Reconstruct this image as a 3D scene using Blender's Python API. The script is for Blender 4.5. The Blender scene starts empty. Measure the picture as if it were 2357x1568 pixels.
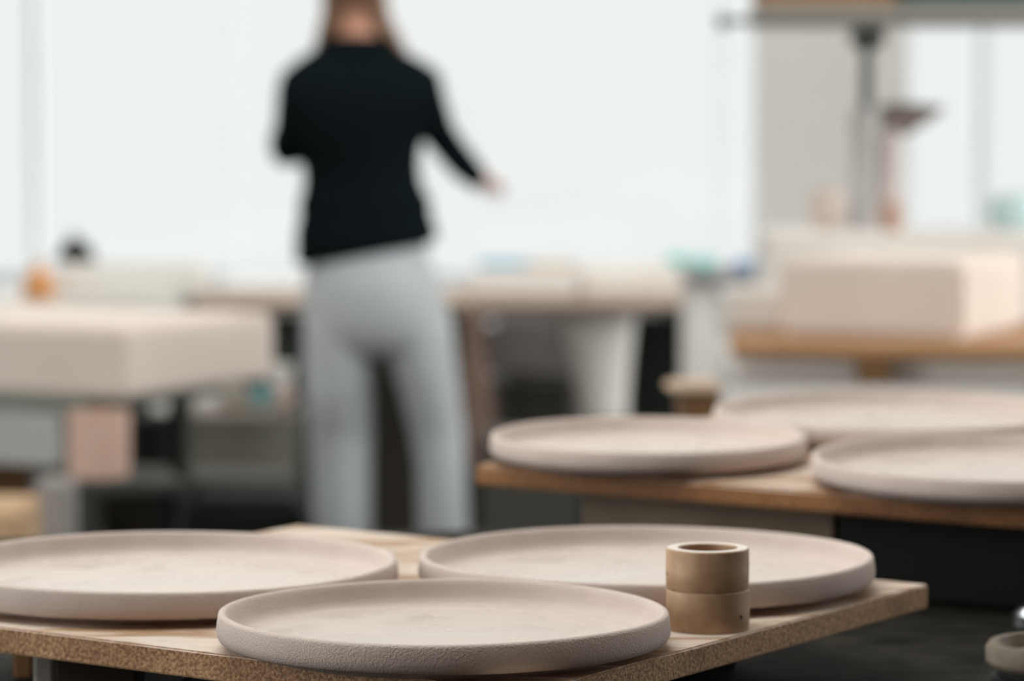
import bpy, bmesh, math, random
from mathutils import Vector, Matrix, noise
random.seed(7)
C = bpy.context.scene.collection
SC = bpy.context.scene
PI = math.pi

# ------------------------------------------------------------------ camera, sky, exposure
F = 2357 * 115 / 36.0
PITCH = math.atan((784 - 286) / F)
H = 1.27
cam = bpy.data.cameras.new('camera'); cam.lens = 115; cam.sensor_width = 36; cam.sensor_fit = 'HORIZONTAL'
cam.clip_start = 0.05; cam.clip_end = 200
cam.dof.use_dof = True; cam.dof.focus_distance = 2.04; cam.dof.aperture_fstop = 5.3
camo = bpy.data.objects.new('camera', cam); C.objects.link(camo)
camo.location = (0, 0, H); camo.rotation_euler = (PI / 2 - PITCH, 0, 0)
SC.camera = camo
SC.view_settings.view_transform = 'Standard'; SC.view_settings.look = 'None'
SC.view_settings.gamma = 1; SC.view_settings.exposure = 0.0; SC.view_settings.use_curve_mapping = False
SC.cycles.max_bounces = 10; SC.cycles.diffuse_bounces = 6; SC.cycles.transparent_max_bounces = 12
SC.cycles.use_denoising = True

def s2l(c):
    return tuple((x / 12.92 if x <= .04045 else ((x + .055) / 1.055) ** 2.4) for x in [v / 255.0 for v in c])

W = bpy.data.worlds.new('overcast_sky'); SC.world = W; W.use_nodes = True
nt = W.node_tree; nt.nodes.clear()
out = nt.nodes.new('ShaderNodeOutputWorld'); bg = nt.nodes.new('ShaderNodeBackground')
tc = nt.nodes.new('ShaderNodeTexCoord'); sx = nt.nodes.new('ShaderNodeSeparateXYZ')
mr = nt.nodes.new('ShaderNodeMapRange'); mr.inputs[1].default_value = 0.97; mr.inputs[2].default_value = 0.0   # the sky is dimmest straight beyond the back windows, brighter to the sides and overhead
mr.inputs[3].default_value = 0.96; mr.inputs[4].default_value = 6.4
bg.inputs[0].default_value = (0.99, 1.0, 0.995, 1)
nt.links.new(tc.outputs['Generated'], sx.inputs[0]); nt.links.new(sx.outputs[1], mr.inputs[0])
nt.links.new(mr.outputs[0], bg.inputs[1]); nt.links.new(bg.outputs[0], out.inputs[0])

def area(name, loc, rot, sx_, sy_, power, col=(1, 1, 1), portal=False):
    l = bpy.data.lights.new(name, 'AREA'); l.shape = 'RECTANGLE'; l.size = sx_; l.size_y = sy_
    l.energy = power; l.color = col
    if portal: l.cycles.is_portal = True
    o = bpy.data.objects.new(name, l); C.objects.link(o); o.location = loc; o.rotation_euler = rot
    return o
CEIL = 3.3
ADDED_SKYL = [(-1.7, -0.6, 5.2, 8.8), (1.2, 2.0, 5.2, 8.4), (-1.9, 0.5, 1.5, 3.7)]   # unseen skylights added for light from above: x0,x1,y0,y1
for i, (x0, x1, y0, y1) in enumerate(ADDED_SKYL):
    area('added_skylight_portal', ((x0 + x1) / 2, (y0 + y1) / 2, CEIL + .22), (0, 0, 0), x1 - x0, y1 - y0, 1, portal=True)
area('back_window_daylight', (-0.8, 11.3, 1.85), (-PI / 2, 0, 0), 6.6, 2.1, 1, portal=True)

area('added_left_window_portal', (-4.3, 2.15, 1.9), (0, -PI / 2, 0), 2.0, 3.1, 1, portal=True)  # portal of an unseen window added to light the plates from the left
area('added_right_window_portal', (4.3, 6.15, 1.9), (0, PI / 2, 0), 2.0, 5.5, 1, portal=True)  # portal of an unseen window added for light from the right

# ------------------------------------------------------------------ pixel -> place helpers (photo frame 2357x1568)
def ray(px, py):
    x = (px - 1178.5) / F; v = -(py - 784) / F
    return Vector((x, math.cos(PITCH) + v * math.sin(PITCH), -math.sin(PITCH) + v * math.cos(PITCH)))
def G(px, py, z):
    d = ray(px, py); t = (z - H) / d.z; return Vector((d.x * t, d.y * t, z))
def P(px, py, Y):
    d = ray(px, py); t = Y / d.y; return Vector((d.x * t, Y, H + d.z * t))

# ------------------------------------------------------------------ materials
MATS = {}
def mat(name, col, rough=.6, metal=0., col2=None, nscale=8., ndet=4., namt=.5, bump=0., bscale=60., spec=.5, bdist=.002, stretch=None, rvar=0.):
    if name in MATS: return MATS[name]
    m = bpy.data.materials.new(name); m.use_nodes = True; n = m.node_tree; b = n.nodes['Principled BSDF']
    c1 = s2l(col) + (1,)
    b.inputs['Base Color'].default_value = c1; b.inputs['Roughness'].default_value = rough
    b.inputs['Metallic'].default_value = metal; b.inputs['Specular IOR Level'].default_value = spec
    tc = n.nodes.new('ShaderNodeTexCoord'); src = tc.outputs['Object']
    if stretch:
        mp = n.nodes.new('ShaderNodeMapping'); mp.inputs['Scale'].default_value = stretch
        n.links.new(src, mp.inputs[0]); src = mp.outputs[0]
    if col2:
        nz = n.nodes.new('ShaderNodeTexNoise'); nz.inputs['Scale'].default_value = nscale; nz.inputs['Detail'].default_value = ndet
        n.links.new(src, nz.inputs[0])
        cr = n.nodes.new('ShaderNodeValToRGB'); cr.color_ramp.elements[0].position = .5 - namt / 2; cr.color_ramp.elements[1].position = .5 + namt / 2
        cr.color_ramp.elements[0].color = c1; cr.color_ramp.elements[1].color = s2l(col2) + (1,)
        n.links.new(nz.outputs[0], cr.inputs[0]); n.links.new(cr.outputs[0], b.inputs['Base Color'])
    if rvar:
        nz = n.nodes.new('ShaderNodeTexNoise'); nz.inputs['Scale'].default_value = 14; n.links.new(tc.outputs['Object'], nz.inputs[0])
        q = n.nodes.new('ShaderNodeMapRange'); q.inputs[1].default_value = .4; q.inputs[2].default_value = .6
        q.inputs[3].default_value = rough - rvar; q.inputs[4].default_value = rough + rvar
        n.links.new(nz.outputs[0], q.inputs[0]); n.links.new(q.outputs[0], b.inputs['Roughness'])
    if bump:
        nb = n.nodes.new('ShaderNodeTexNoise'); nb.inputs['Scale'].default_value = bscale; nb.inputs['Detail'].default_value = 3
        n.links.new(tc.outputs['Object'], nb.inputs[0])
        bp = n.nodes.new('ShaderNodeBump'); bp.inputs['Strength'].default_value = bump; bp.inputs['Distance'].default_value = bdist
        n.links.new(nb.outputs[0], bp.inputs['Height']); n.links.new(bp.outputs[0], b.inputs['Normal'])
    MATS[name] = m; return m

def glass_mat():
    m = bpy.data.materials.new('window_glass'); m.use_nodes = True; n = m.node_tree; n.nodes.clear()
    o = n.nodes.new('ShaderNodeOutputMaterial'); t = n.nodes.new('ShaderNodeBsdfTransparent'); g = n.nodes.new('ShaderNodeBsdfGlossy')
    g.inputs['Roughness'].default_value = .02; ge = n.nodes.new('ShaderNodeNewGeometry'); prev = None
    f = n.nodes.new('ShaderNodeVectorMath'); f.operation = 'DOT_PRODUCT'; n.links.new(ge.outputs['Normal'], f.inputs[0]); n.links.new(ge.outputs['Incoming'], f.inputs[1]); prev = f.outputs['Value']
    for op, a, b in (('ABSOLUTE', None, None), ('SUBTRACT', 1., None), ('POWER', None, 5.), ('MULTIPLY', None, .9), ('ADD', None, .03)):
        q = n.nodes.new('ShaderNodeMath'); q.operation = op; q.use_clamp = op != 'ABSOLUTE'
        if a is not None: q.inputs[0].default_value = a; n.links.new(prev, q.inputs[1])
        else: n.links.new(prev, q.inputs[0])
        if b is not None: q.inputs[1].default_value = b
        prev = q.outputs[0]
    t.inputs[0].default_value = (.97, .985, .985, 1)
    x = n.nodes.new('ShaderNodeMixShader'); n.links.new(prev, x.inputs[0]); n.links.new(t.outputs[0], x.inputs[1]); n.links.new(g.outputs[0], x.inputs[2])
    n.links.new(x.outputs[0], o.inputs[0]); return m
GLASS = glass_mat()

def mdf_top(name, e0, e1):
    """fibreboard: brown top rubbed with pale clay dust, speckled sawn edges"""
    m = bpy.data.materials.new(name); m.use_nodes = True; n = m.node_tree; L = n.links; b = n.nodes['Principled BSDF']
    tc = n.nodes.new('ShaderNodeTexCoord'); ge = n.nodes.new('ShaderNodeNewGeometry')
    sp = n.nodes.new('ShaderNodeSeparateXYZ'); L.new(ge.outputs['True Normal'], sp.inputs[0])
    up = n.nodes.new('ShaderNodeMath'); up.operation = 'GREATER_THAN'; up.inputs[1].default_value = .6; L.new(sp.outputs[2], up.inputs[0])
    mp = n.nodes.new('ShaderNodeMapping'); mp.inputs['Rotation'].default_value = (0, 0, .5); mp.inputs['Scale'].default_value = (3.0, 14, 1)
    L.new(tc.outputs['Object'], mp.inputs[0])
    n1 = n.nodes.new('ShaderNodeTexNoise'); n1.inputs['Scale'].default_value = 2.0; n1.inputs['Detail'].default_value = 6; n1.inputs['Distortion'].default_value = 1.2; L.new(mp.outputs[0], n1.inputs[0])
    cr = n.nodes.new('ShaderNodeValToRGB'); e = cr.color_ramp.elements; e[0].position = .40; e[0].color = s2l((164, 129, 97)) + (1,); e[1].position = .58; e[1].color = s2l((212, 194, 178)) + (1,)
    L.new(n1.outputs[0], cr.inputs[0])
    vo = n.nodes.new('ShaderNodeTexNoise'); vo.inputs['Scale'].default_value = 420; vo.inputs['Detail'].default_value = 2; L.new(tc.outputs['Object'], vo.inputs[0])
    c2 = n.nodes.new('ShaderNodeValToRGB'); e = c2.color_ramp.elements; e[0].position = .36; e[0].color = s2l(e0) + (1,); e[1].position = .66; e[1].color = s2l(e1) + (1,)
    L.new(vo.outputs[0], c2.inputs[0])
    n3 = n.nodes.new('ShaderNodeTexNoise'); n3.inputs['Scale'].default_value = 9; L.new(tc.outputs['Object'], n3.inputs[0])
    c3 = n.nodes.new('ShaderNodeValToRGB'); e = c3.color_ramp.elements; e[0].position = .42; e[0].color = (.72, .62, .5, 1); e[1].position = .55; e[1].color = (1, 1, 1, 1)
    L.new(n3.outputs[0], c3.inputs[0])
    mu = n.nodes.new('ShaderNodeMixRGB'); mu.blend_type = 'MULTIPLY'; mu.inputs[0].default_value = .8; L.new(c2.outputs[0], mu.inputs[1]); L.new(c3.outputs[0], mu.inputs[2])
    mx = n.nodes.new('ShaderNodeMixRGB'); L.new(up.outputs[0], mx.inputs[0]); L.new(mu.outputs[0], mx.inputs[1]); L.new(cr.outputs[0], mx.inputs[2])
    L.new(mx.outputs[0], b.inputs['Base Color']); b.inputs['Roughness'].default_value = .62
    bp = n.nodes.new('ShaderNodeBump'); bp.inputs['Strength'].default_value = .6; bp.inputs['Distance'].default_value = .0012; L.new(vo.outputs[0], bp.inputs['Height']); L.new(bp.outputs[0], b.inputs['Normal'])
    return m
MDF = mdf_top('fibreboard', (138, 94, 54), (206, 162, 116)); MDF2 = mdf_top('brown_fibreboard', (124, 76, 34), (172, 118, 64))

def prop_mat():
    m = bpy.data.materials.new('fired_clay_prop'); m.use_nodes = True; n = m.node_tree; L = n.links; b = n.nodes['Principled BSDF']
    tc = n.nodes.new('ShaderNodeTexCoord')
    n1 = n.nodes.new('ShaderNodeTexNoise'); n1.inputs['Scale'].default_value = 55; n1.inputs['Detail'].default_value = 6; L.new(tc.outputs['Object'], n1.inputs[0])
    cr = n.nodes.new('ShaderNodeValToRGB'); e = cr.color_ramp.elements; e[0].position = .3; e[0].color = s2l((164, 130, 100)) + (1,); e[1].position = .7; e[1].color = s2l((198, 166, 134)) + (1,)
    L.new(n1.outputs[0], cr.inputs[0])
    vo = n.nodes.new('ShaderNodeTexVoronoi'); vo.inputs['Scale'].default_value = 95
    wn_ = n.nodes.new('ShaderNodeTexNoise'); wn_.inputs['Scale'].default_value = 260; L.new(tc.outputs['Object'], wn_.inputs[0])
    wm = n.nodes.new('ShaderNodeVectorMath'); wm.operation = 'MULTIPLY_ADD'; wm.inputs[1].default_value = (.006, .006, .006); L.new(wn_.outputs['Color'], wm.inputs[0]); L.new(tc.outputs['Object'], wm.inputs[2]); L.new(wm.outputs[0], vo.inputs[0])
    sp = n.nodes.new('ShaderNodeSeparateXYZ'); L.new(vo.outputs['Color'], sp.inputs[0])
    th = n.nodes.new('ShaderNodeMath'); th.operation = 'MULTIPLY'; th.inputs[1].default_value = .26; L.new(sp.outputs[0], th.inputs[0])
    pick = n.nodes.new('ShaderNodeMath'); pick.operation = 'GREATER_THAN'; pick.inputs[1].default_value = .62; L.new(sp.outputs[1], pick.inputs[0])
    ls = n.nodes.new('ShaderNodeMath'); ls.operation = 'LESS_THAN'; L.new(vo.outputs['Distance'], ls.inputs[0]); L.new(th.outputs[0], ls.inputs[1])
    an = n.nodes.new('ShaderNodeMath'); an.operation = 'MULTIPLY'; L.new(ls.outputs[0], an.inputs[0]); L.new(pick.outputs[0], an.inputs[1])
    mx = n.nodes.new('ShaderNodeMixRGB'); mx.inputs[2].default_value = s2l((66, 50, 38)) + (1,); L.new(an.outputs[0], mx.inputs[0]); L.new(cr.outputs[0], mx.inputs[1])
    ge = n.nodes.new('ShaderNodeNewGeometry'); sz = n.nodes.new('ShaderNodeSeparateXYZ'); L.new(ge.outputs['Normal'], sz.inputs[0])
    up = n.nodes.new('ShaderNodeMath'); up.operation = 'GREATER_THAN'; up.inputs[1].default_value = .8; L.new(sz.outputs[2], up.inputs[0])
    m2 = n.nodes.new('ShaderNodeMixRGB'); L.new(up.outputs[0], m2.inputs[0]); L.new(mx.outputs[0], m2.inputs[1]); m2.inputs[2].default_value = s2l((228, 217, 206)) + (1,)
    L.new(m2.outputs[0], b.inputs['Base Color']); b.inputs['Roughness'].default_value = .55
    bp = n.nodes.new('ShaderNodeBump'); bp.inputs['Strength'].default_value = .4; bp.inputs['Distance'].default_value = .001; L.new(n1.outputs[0], bp.inputs['Height']); L.new(bp.outputs[0], b.inputs['Normal'])
    return m
PROP = prop_mat()

WHITE = mat('white_paint', (226, 222, 216), .6)
WALL = mat('wall_plaster', (226, 221, 216), .8, col2=(218, 213, 208), nscale=2)
FRAME = mat('window_frame_white', (228, 232, 234), .5)
FLOORM = mat('dark_concrete', (46, 43, 38), .8, col2=(72, 66, 58), nscale=3, bump=.2)
STONE = mat('raw_stoneware', (205, 187, 177), .85, col2=(195, 177, 167), nscale=30, bump=.55, bscale=620, bdist=.0011)
GLAZE = mat('satin_glaze', (216, 202, 192), .30, col2=(209, 194, 183), nscale=240, ndet=2, namt=.5, bump=.12, bscale=700, bdist=.0005, rvar=.11)
PLASTER = mat('plaster_white', (234, 229, 223), .85, col2=(226, 218, 210), nscale=6)
PLASTERW = mat('plaster_warm', (226, 211, 200), .9, col2=(217, 202, 191), nscale=5)
TABDARK = mat('dark_worktop', (14, 14, 11), .7, col2=(44, 40, 32), nscale=22, ndet=8, namt=.3, bump=.2, spec=.12)
BLACK = mat('black_plastic', (13, 13, 10), .6, spec=.2)
BLACKGREEN = mat('green_black', (15, 20, 16), .7, spec=.2)
BINGREY = mat('grey_bin', (104, 101, 89), .6, col2=(86, 84, 74), nscale=3)
WOOD = mat('pale_wood', (176, 132, 88), .6, col2=(150, 106, 66), nscale=3, stretch=(1, 12, 12))
WOODD = mat('brown_wood', (112, 80, 44), .6, col2=(92, 64, 34), nscale=4, stretch=(1, 10, 10))
CRATE = mat('crate_wood', (130, 112, 92), .7, col2=(112, 94, 76), nscale=5, stretch=(1, 8, 8))
GREY = mat('grey_metal', (150, 147, 144), .45, metal=.3)
GREYP = mat('grey_paint', (176, 174, 170), .6)
TEAL = mat('teal_plastic', (120, 205, 195), .4)
BLUE = mat('blue_plastic', (130, 158, 190), .5)
ORANGE = mat('orange_plastic', (226, 160, 100), .5)
PINK = mat('pink_clay', (216, 182, 164), .8, col2=(204, 168, 150), nscale=9)
TERRA = mat('terracotta', (188, 156, 140), .8)
CARD = mat('cardboard', (150, 112, 76), .8)
CREAM = mat('cream_card', (226, 210, 190), .8)
STEEL = mat('steel', (190, 192, 196), .25, metal=1)
DARKM = mat('dark_metal', (70, 74, 70), .5, metal=.5)
SKIN = mat('skin', (206, 150, 124), .55)
SWEAT = mat('navy_knit', (19, 25, 27), 1., spec=.0, bump=.5, bscale=160, bdist=.003)
DENIM = mat('washed_denim', (176, 178, 179), .9, col2=(196, 201, 205), nscale=5, bump=.2, bscale=200, spec=.2)
HAIR = mat('brown_hair', (112, 82, 62), .5, col2=(158, 124, 98), nscale=10, stretch=(8, 8, 1))
SHOE = mat('white_shoe', (210, 208, 204), .6)
SOLE = mat('shoe_sole', (160, 156, 150), .7)
EYE = mat('eye_white', (230, 228, 224), .2)

# ------------------------------------------------------------------ mesh helpers
ORI = {}
def tag(o, label=None, cat=None, group=None, kind=None):
    if label: o['label'] = label
    if cat: o['category'] = cat
    if group: o['group'] = group
    if kind: o['kind'] = kind
    return o
def thing(name, label, cat, loc, group=None):
    o = bpy.data.objects.new(name, None); C.objects.link(o); o.location = loc; o.empty_display_size = .05
    ORI[o.name] = Vector(loc); return tag(o, label, cat, group)
def obj(name, bm, m, parent=None, smooth=False, sharp=35, label=None, cat=None, group=None, kind=None, origin=None):
    bmesh.ops.recalc_face_normals(bm, faces=bm.faces)
    if parent is not None:
        o0 = ORI[parent.name]
    elif origin is not None: o0 = Vector(origin)
    else:
        xs = [v.co for v in bm.verts]
        o0 = Vector(((min(v.x for v in xs) + max(v.x for v in xs)) / 2, (min(v.y for v in xs) + max(v.y for v in xs)) / 2, min(v.z for v in xs)))
    bmesh.ops.translate(bm, verts=bm.verts, vec=-o0)
    me = bpy.data.meshes.new(name); bm.to_mesh(me); bm.free(); me.materials.append(m)
    if smooth:
        for p in me.polygons: p.use_smooth = True
        me.set_sharp_from_angle(angle=math.radians(sharp))
    o = bpy.data.objects.new(name, me); C.objects.link(o)
    if smooth and len(me.polygons) < 200:
        w = o.modifiers.new('shading', 'WEIGHTED_NORMAL'); w.keep_sharp = True
    if parent is not None: o.parent = parent
    else: o.location = o0
    ORI[o.name] = o0
    return tag(o, label, cat, group, kind)
def NB(): return bmesh.new()
def prism(bm, pts, z0, z1, bev=0.):
    lo = [bm.verts.new((p[0], p[1], z0)) for p in pts]; hi = [bm.verts.new((p[0], p[1], z1)) for p in pts]
    n = len(pts); fs = [bm.faces.new(lo[::-1]), bm.faces.new(hi)]
    for i in range(n): fs.append(bm.faces.new((lo[i], lo[(i + 1) % n], hi[(i + 1) % n], hi[i])))
    if bev:
        es = list({e for f in fs for e in f.edges}); bmesh.ops.bevel(bm, geom=es, offset=bev, segments=3, affect='EDGES')
    return bm
def box(bm, c0, c1, bev=0.):
    return prism(bm, [(c0[0], c0[1]), (c1[0], c0[1]), (c1[0], c1[1]), (c0[0], c1[1])], c0[2], c1[2], bev)
def rbox(bm, cx, cy, z0, wx, wy, h, rot=0., bev=0.):
    c, s = math.cos(rot), math.sin(rot)
    pts = [(cx + c * x - s * y, cy + s * x + c * y) for x, y in ((-wx / 2, -wy / 2), (wx / 2, -wy / 2), (wx / 2, wy / 2), (-wx / 2, wy / 2))]
    return prism(bm, pts, z0, z0 + h, bev)
def lathe(bm, cx, cy, prof, seg=64, tilt=None, wob=None):
    rings = []
    for r, z in prof:
        if r < 1e-6: rings.append([bm.verts.new((cx, cy, z))]); continue
        ring = []
        for i in range(seg):
            a = 2 * PI * i / seg; rr, zz = r, z
            if wob: dr, dz = wob(a, r, z); rr += dr; zz += dz
            ring.append(bm.verts.new((cx + rr * math.cos(a), cy + rr * math.sin(a), zz)))
        rings.append(ring)
    for A, B in zip(rings, rings[1:]):
        if len(A) == 1 and len(B) == 1: continue
        for i in range(seg):
            j = (i + 1) % seg
            if len(A) == 1: bm.faces.new((A[0], B[i], B[j]))
            elif len(B) == 1: bm.faces.new((A[i], A[j], B[0]))
            else: bm.faces.new((A[i], A[j], B[j], B[i]))
    return bm
def loft(bm, secs, seg=28, cap=True):
    """secs: (centre, rx vector, ry vector[, exponent])"""
    rings = []
    for s in secs:
        c, ux, uy = Vector(s[0]), Vector(s[1]), Vector(s[2]); ring = []
        for i in range(seg):
            a = 2 * PI * i / seg; ca, sa = math.cos(a), math.sin(a)
            ring.append(bm.verts.new(c + ux * ca + uy * sa))
        rings.append(ring)
    for A, B in zip(rings, rings[1:]):
        for i in range(seg):
            j = (i + 1) % seg; bm.faces.new((A[i], A[j], B[j], B[i]))
    if cap: bm.faces.new(rings[0][::-1]); bm.faces.new(rings[-1])
    return bm
def tube(bm, pts, rs, seg=16, flat=1.):
    pts = [Vector(p) for p in pts]
    if not hasattr(rs, '__len__'): rs = [rs] * len(pts)
    secs = []
    for i, p in enumerate(pts):
        d = (pts[min(i + 1, len(pts) - 1)] - pts[max(i - 1, 0)]).normalized()
        up = Vector((0, 1, 0)) if abs(d.y) < .9 else Vector((0, 0, 1))
        a = d.cross(up).normalized(); b = d.cross(a).normalized()
        secs.append((p, a * rs[i], b * rs[i] * flat))
    d0 = (pts[0] - pts[1]).normalized(); d1 = (pts[-1] - pts[-2]).normalized()
    s0 = secs[0]; s1 = secs[-1]
    secs = [(s0[0] + d0 * rs[0] * .8, s0[1] * .45, s0[2] * .45), (s0[0] + d0 * rs[0] * .5, s0[1] * .82, s0[2] * .82)] + secs + \
           [(s1[0] + d1 * rs[-1] * .5, s1[1] * .82, s1[2] * .82), (s1[0] + d1 * rs[-1] * .8, s1[1] * .45, s1[2] * .45)]
    return loft(bm, secs, seg)
def ellipsoid(bm, c, r, u=24, v=16):
    mtx = Matrix.Translation(c) @ Matrix.Diagonal((r[0], r[1], r[2], 1))
    bmesh.ops.create_uvsphere(bm, u_segments=u, v_segments=v, radius=1, matrix=mtx); return bm
def remesh(o, vox, smooth=4):
    m = o.modifiers.new('surface', 'REMESH'); m.mode = 'VOXEL'; m.voxel_size = vox; m.use_smooth_shade = True
    s = o.modifiers.new('relax', 'SMOOTH'); s.iterations = smooth; s.factor = .5
def legs4(root, cx, cy, wx, wy, rot, z1, r, m, name='leg'):
    c, s = math.cos(rot), math.sin(rot)
    for x, y in ((-1, -1), (1, -1), (1, 1), (-1, 1)):
        px, py = x * wx / 2, y * wy / 2
        obj(name, rbox(NB(), cx + c * px - s * py, cy + s * px + c * py, 0, r, r, z1, rot, .003), m, root)

# ------------------------------------------------------------------ room shell
X0, X1, YB, YF = -4.0, 4.0, -2.0, 11.0
obj('floor', box(NB(), (X0, YB, -.1), (X1, YF + .2, 0)), FLOORM, kind='structure')
bm = NB()                                                     # ceiling in strips around the added skylight openings
ys = sorted({YB, YF + .2} | {v for s in ADDED_SKYL for v in s[2:]})
for a, b in zip(ys, ys[1:]):
    cuts = sorted([(s[0], s[1]) for s in ADDED_SKYL if s[2] <= a + 1e-6 and s[3] >= b - 1e-6]); x = X0 - .2
    for c0, c1 in cuts: box(bm, (x, a, CEIL), (c0, b, CEIL + .2)); x = c1
    box(bm, (x, a, CEIL), (X1 + .2, b, CEIL + .2))
obj('ceiling', bm, WALL, kind='structure')
def side_wall(name, xa, xb, ya, yb, z0=.9, z1=2.9):
    bm = NB(); box(bm, (xa, YB, 0), (xb, ya, CEIL)); box(bm, (xa, yb, 0), (xb, YF + .2, CEIL)); box(bm, (xa, ya, 0), (xb, yb, z0)); box(bm, (xa, ya, z1), (xb, yb, CEIL))
    obj(name, bm, WALL, kind='structure')
side_wall('wall_left', X0 - .2, X0, .6, 3.7)
side_wall('wall_right', X1, X1 + .2, 3.4, 8.9)
obj('wall_rear', box(NB(), (X0, YB - .2, 0), (X1, YB, CEIL)), mat('rear_wall_cream', (200, 188, 176), .8), kind='structure')
SILL, HEAD = .74, 2.95
xp0 = P(1742, 300, YF).x; xp1 = P(2085, 300, YF).x
bm = NB()
box(bm, (X0, YF, 0), (X1, YF + .2, SILL)); box(bm, (X0, YF, HEAD), (X1, YF + .2, CEIL)); box(bm, (xp0, YF, SILL), (xp1, YF + .2, HEAD))
obj('wall_back', bm, WALL, kind='structure')
obj('baseboard_back', box(NB(), (X0, YF - .02, 0), (X1, YF - .001, .1)), FRAME, kind='structure')
wn = 0
def window(x0, x1, fl, fr):
    global wn; wn += 1
    bm = NB(); y0, y1 = YF + .06, YF + .12
    box(bm, (x0, y0, SILL), (x0 + fl, y1, HEAD)); box(bm, (x1 - fr, y0, SILL), (x1, y1, HEAD))
    box(bm, (x0 + fl, y0, SILL), (x1 - fr, y1, SILL + .035)); box(bm, (x0 + fl, y0, HEAD - .05), (x1 - fr, y1, HEAD))
    f = obj('window_%d' % wn, bm, FRAME, kind='structure')
    obj('window_pane', box(NB(), (x0 + fl, YF + .088, SILL + .035), (x1 - fr, YF + .092, HEAD - .05)), GLASS, f)
mx = [P(px, 300, YF).x for px in (72, 540, 1655, 2262)]
window(X0, mx[0], .05, .016); window(mx[0], mx[1], .016, .003); window(mx[1], mx[2], .003, .006); window(mx[2], xp0, .006, .01)
window(xp1, mx[3], .02, .022); window(mx[3], X1, .022, .05)
obj('trim_sill', box(NB(), (X0, YF - .12, SILL - .03), (X1, YF + .06, SILL)), FRAME, kind='structure')
def added_side_window(x, ya, yb, z0=.9, z1=2.9):
    global wn; wn += 1
    bm = NB(); ym = (ya + yb) / 2; a, b = x - .03, x + .03
    for y0, y1 in ((ya, ya + .05), (ym - .025, ym + .025), (yb - .05, yb)): box(bm, (a, y0, z0), (b, y1, z1))
    for y0, y1 in ((ya + .05, ym - .025), (ym + .025, yb - .05)):
        box(bm, (a, y0, z0), (b, y1, z0 + .05)); box(bm, (a, y0, z1 - .05), (b, y1, z1))
    f = obj('window_%d' % wn, bm, FRAME, kind='structure')
    for y0, y1 in ((ya + .05, ym - .025), (ym + .025, yb - .05)): obj('window_pane', box(NB(), (x - .003, y0, z0 + .05), (x + .003, y1, z1 - .05)), GLASS, f)
added_side_window(X0 - .1, .6, 3.7); added_side_window(X1 + .1, 3.4, 8.9)  # unseen windows, added to bring in light from both sides
for x0, x1, y0, y1 in ADDED_SKYL:  # frames and panes of the skylights added for overhead light
    wn += 1; bm = NB(); z0, z1 = CEIL + .2, CEIL + .25; w = .04
    box(bm, (x0, y0, z0), (x0 + w, y1, z1)); box(bm, (x1 - w, y0, z0), (x1, y1, z1)); box(bm, (x0 + w, y0, z0), (x1 - w, y0 + w, z1)); box(bm, (x0 + w, y1 - w, z0), (x1 - w, y1, z1))
    f = obj('window_%d' % wn, bm, FRAME, kind='structure')
    obj('window_pane', box(NB(), (x0 + w, y0 + w, z0 + .02), (x1 - w, y1 - w, z0 + .026)), GLASS, f)

# ------------------------------------------------------------------ foreground: work table, boards, plates
ZB = .927; TH = .018
A, B, Cc, D = (.0085, 1.9604), (.3111, 2.4266), (-.184, 2.79), (-.47, 2.305)
ZT = .86
t = thing('work_table', 'dark scuffed work table under the two raised fibreboards', 'table', (0.1, 2.35, 0))
obj('table_top', prism(NB(), [(-1.2, 1.35), (1.3, 1.35), (1.3, 3.5), (-1.2, 3.12)], ZT - .035, ZT, .003), TABDARK, t)
for x in (-1.12, 1.22):
    for y in (1.43, 3.22): obj('leg', rbox(NB(), x, y - (.2 if y > 2 and x < 0 else 0), 0, .07, .07, ZT - .035, 0, .003), BLACK, t)
obj('apron', box(NB(), (-1.1, 3.0, ZT - .14), (1.2, 3.03, ZT - .0355)), BLACK, t)

def board(name, pts, ztop, th, label, cat='board', m=None, bev=.0015):
    return obj(name, prism(NB(), pts, ztop - th, ztop, bev), m or MDF, smooth=True, label=label, cat=cat)
board('ware_board', [A, B, Cc, D], ZB, TH, 'low fibreboard with speckled sawn edge carrying three plates and the clay rings', bev=.0012)

HP = .0255
def plate(cx, cy, D_, z, label, rot=0., wob=.0006, group=None, tilt=(0, 0)):
    R = D_ / 2
    root = thing('round_plate', label, 'plate', (0, 0, 0), group)
    k = R / .15
    f0 = R - .026
    prof = [(0, .0035), (f0 - .012, .0035), (f0 - .008, 0.), (f0, 0.), (f0 + .003, .0045), (R - .0078, .0056), (R - .0042, .0062), (R - .0016, .0080), (R - .0003, .0106), (R, .0136), (R - .0005, .0185), (R - .0012, .0232), (R - .0018, .0246), (R - .0030, .0253), (R - .0044, HP), (R - .0056, .0251), (R - .0066, .0236), (R - .0076, .0200), (R - .0090, .0145), (R - .0116, .0108), (R - .0160, .0090), (R - .0215, .0086), (R - .0215, .0068), (0, .0068)]
    ph = random.random() * 6
    def wb(a, r, zz): return (wob * math.sin(2 * a + ph) * (r / R), wob * .8 * math.sin(3 * a + ph * 2) * max(0, (zz - .005) / .02) if zz > .006 and r > R - .02 else 0.)
    obj('plate_body', lathe(NB(), 0, 0, prof, 160, wob=wb), STONE, root, smooth=True, sharp=60)
    def wb2(a, r, zz): return (wob * math.sin(2 * a + ph) * (r / R), 0.)
    pf = [(0, .0069), (R - .0216, .0069), (R - .0216, .0086), (R - .030, .0083), (R - .06, .0082), (R * .3, .0083), (0, .0084)]
    obj('glazed_well', lathe(NB(), 0, 0, pf, 160, wob=wb2), GLAZE, root, smooth=True, sharp=60, label='smooth satin glazed inner surface')
    root.location = (cx, cy, z); root.rotation_euler = (tilt[0], tilt[1], rot)
    return root
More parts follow.
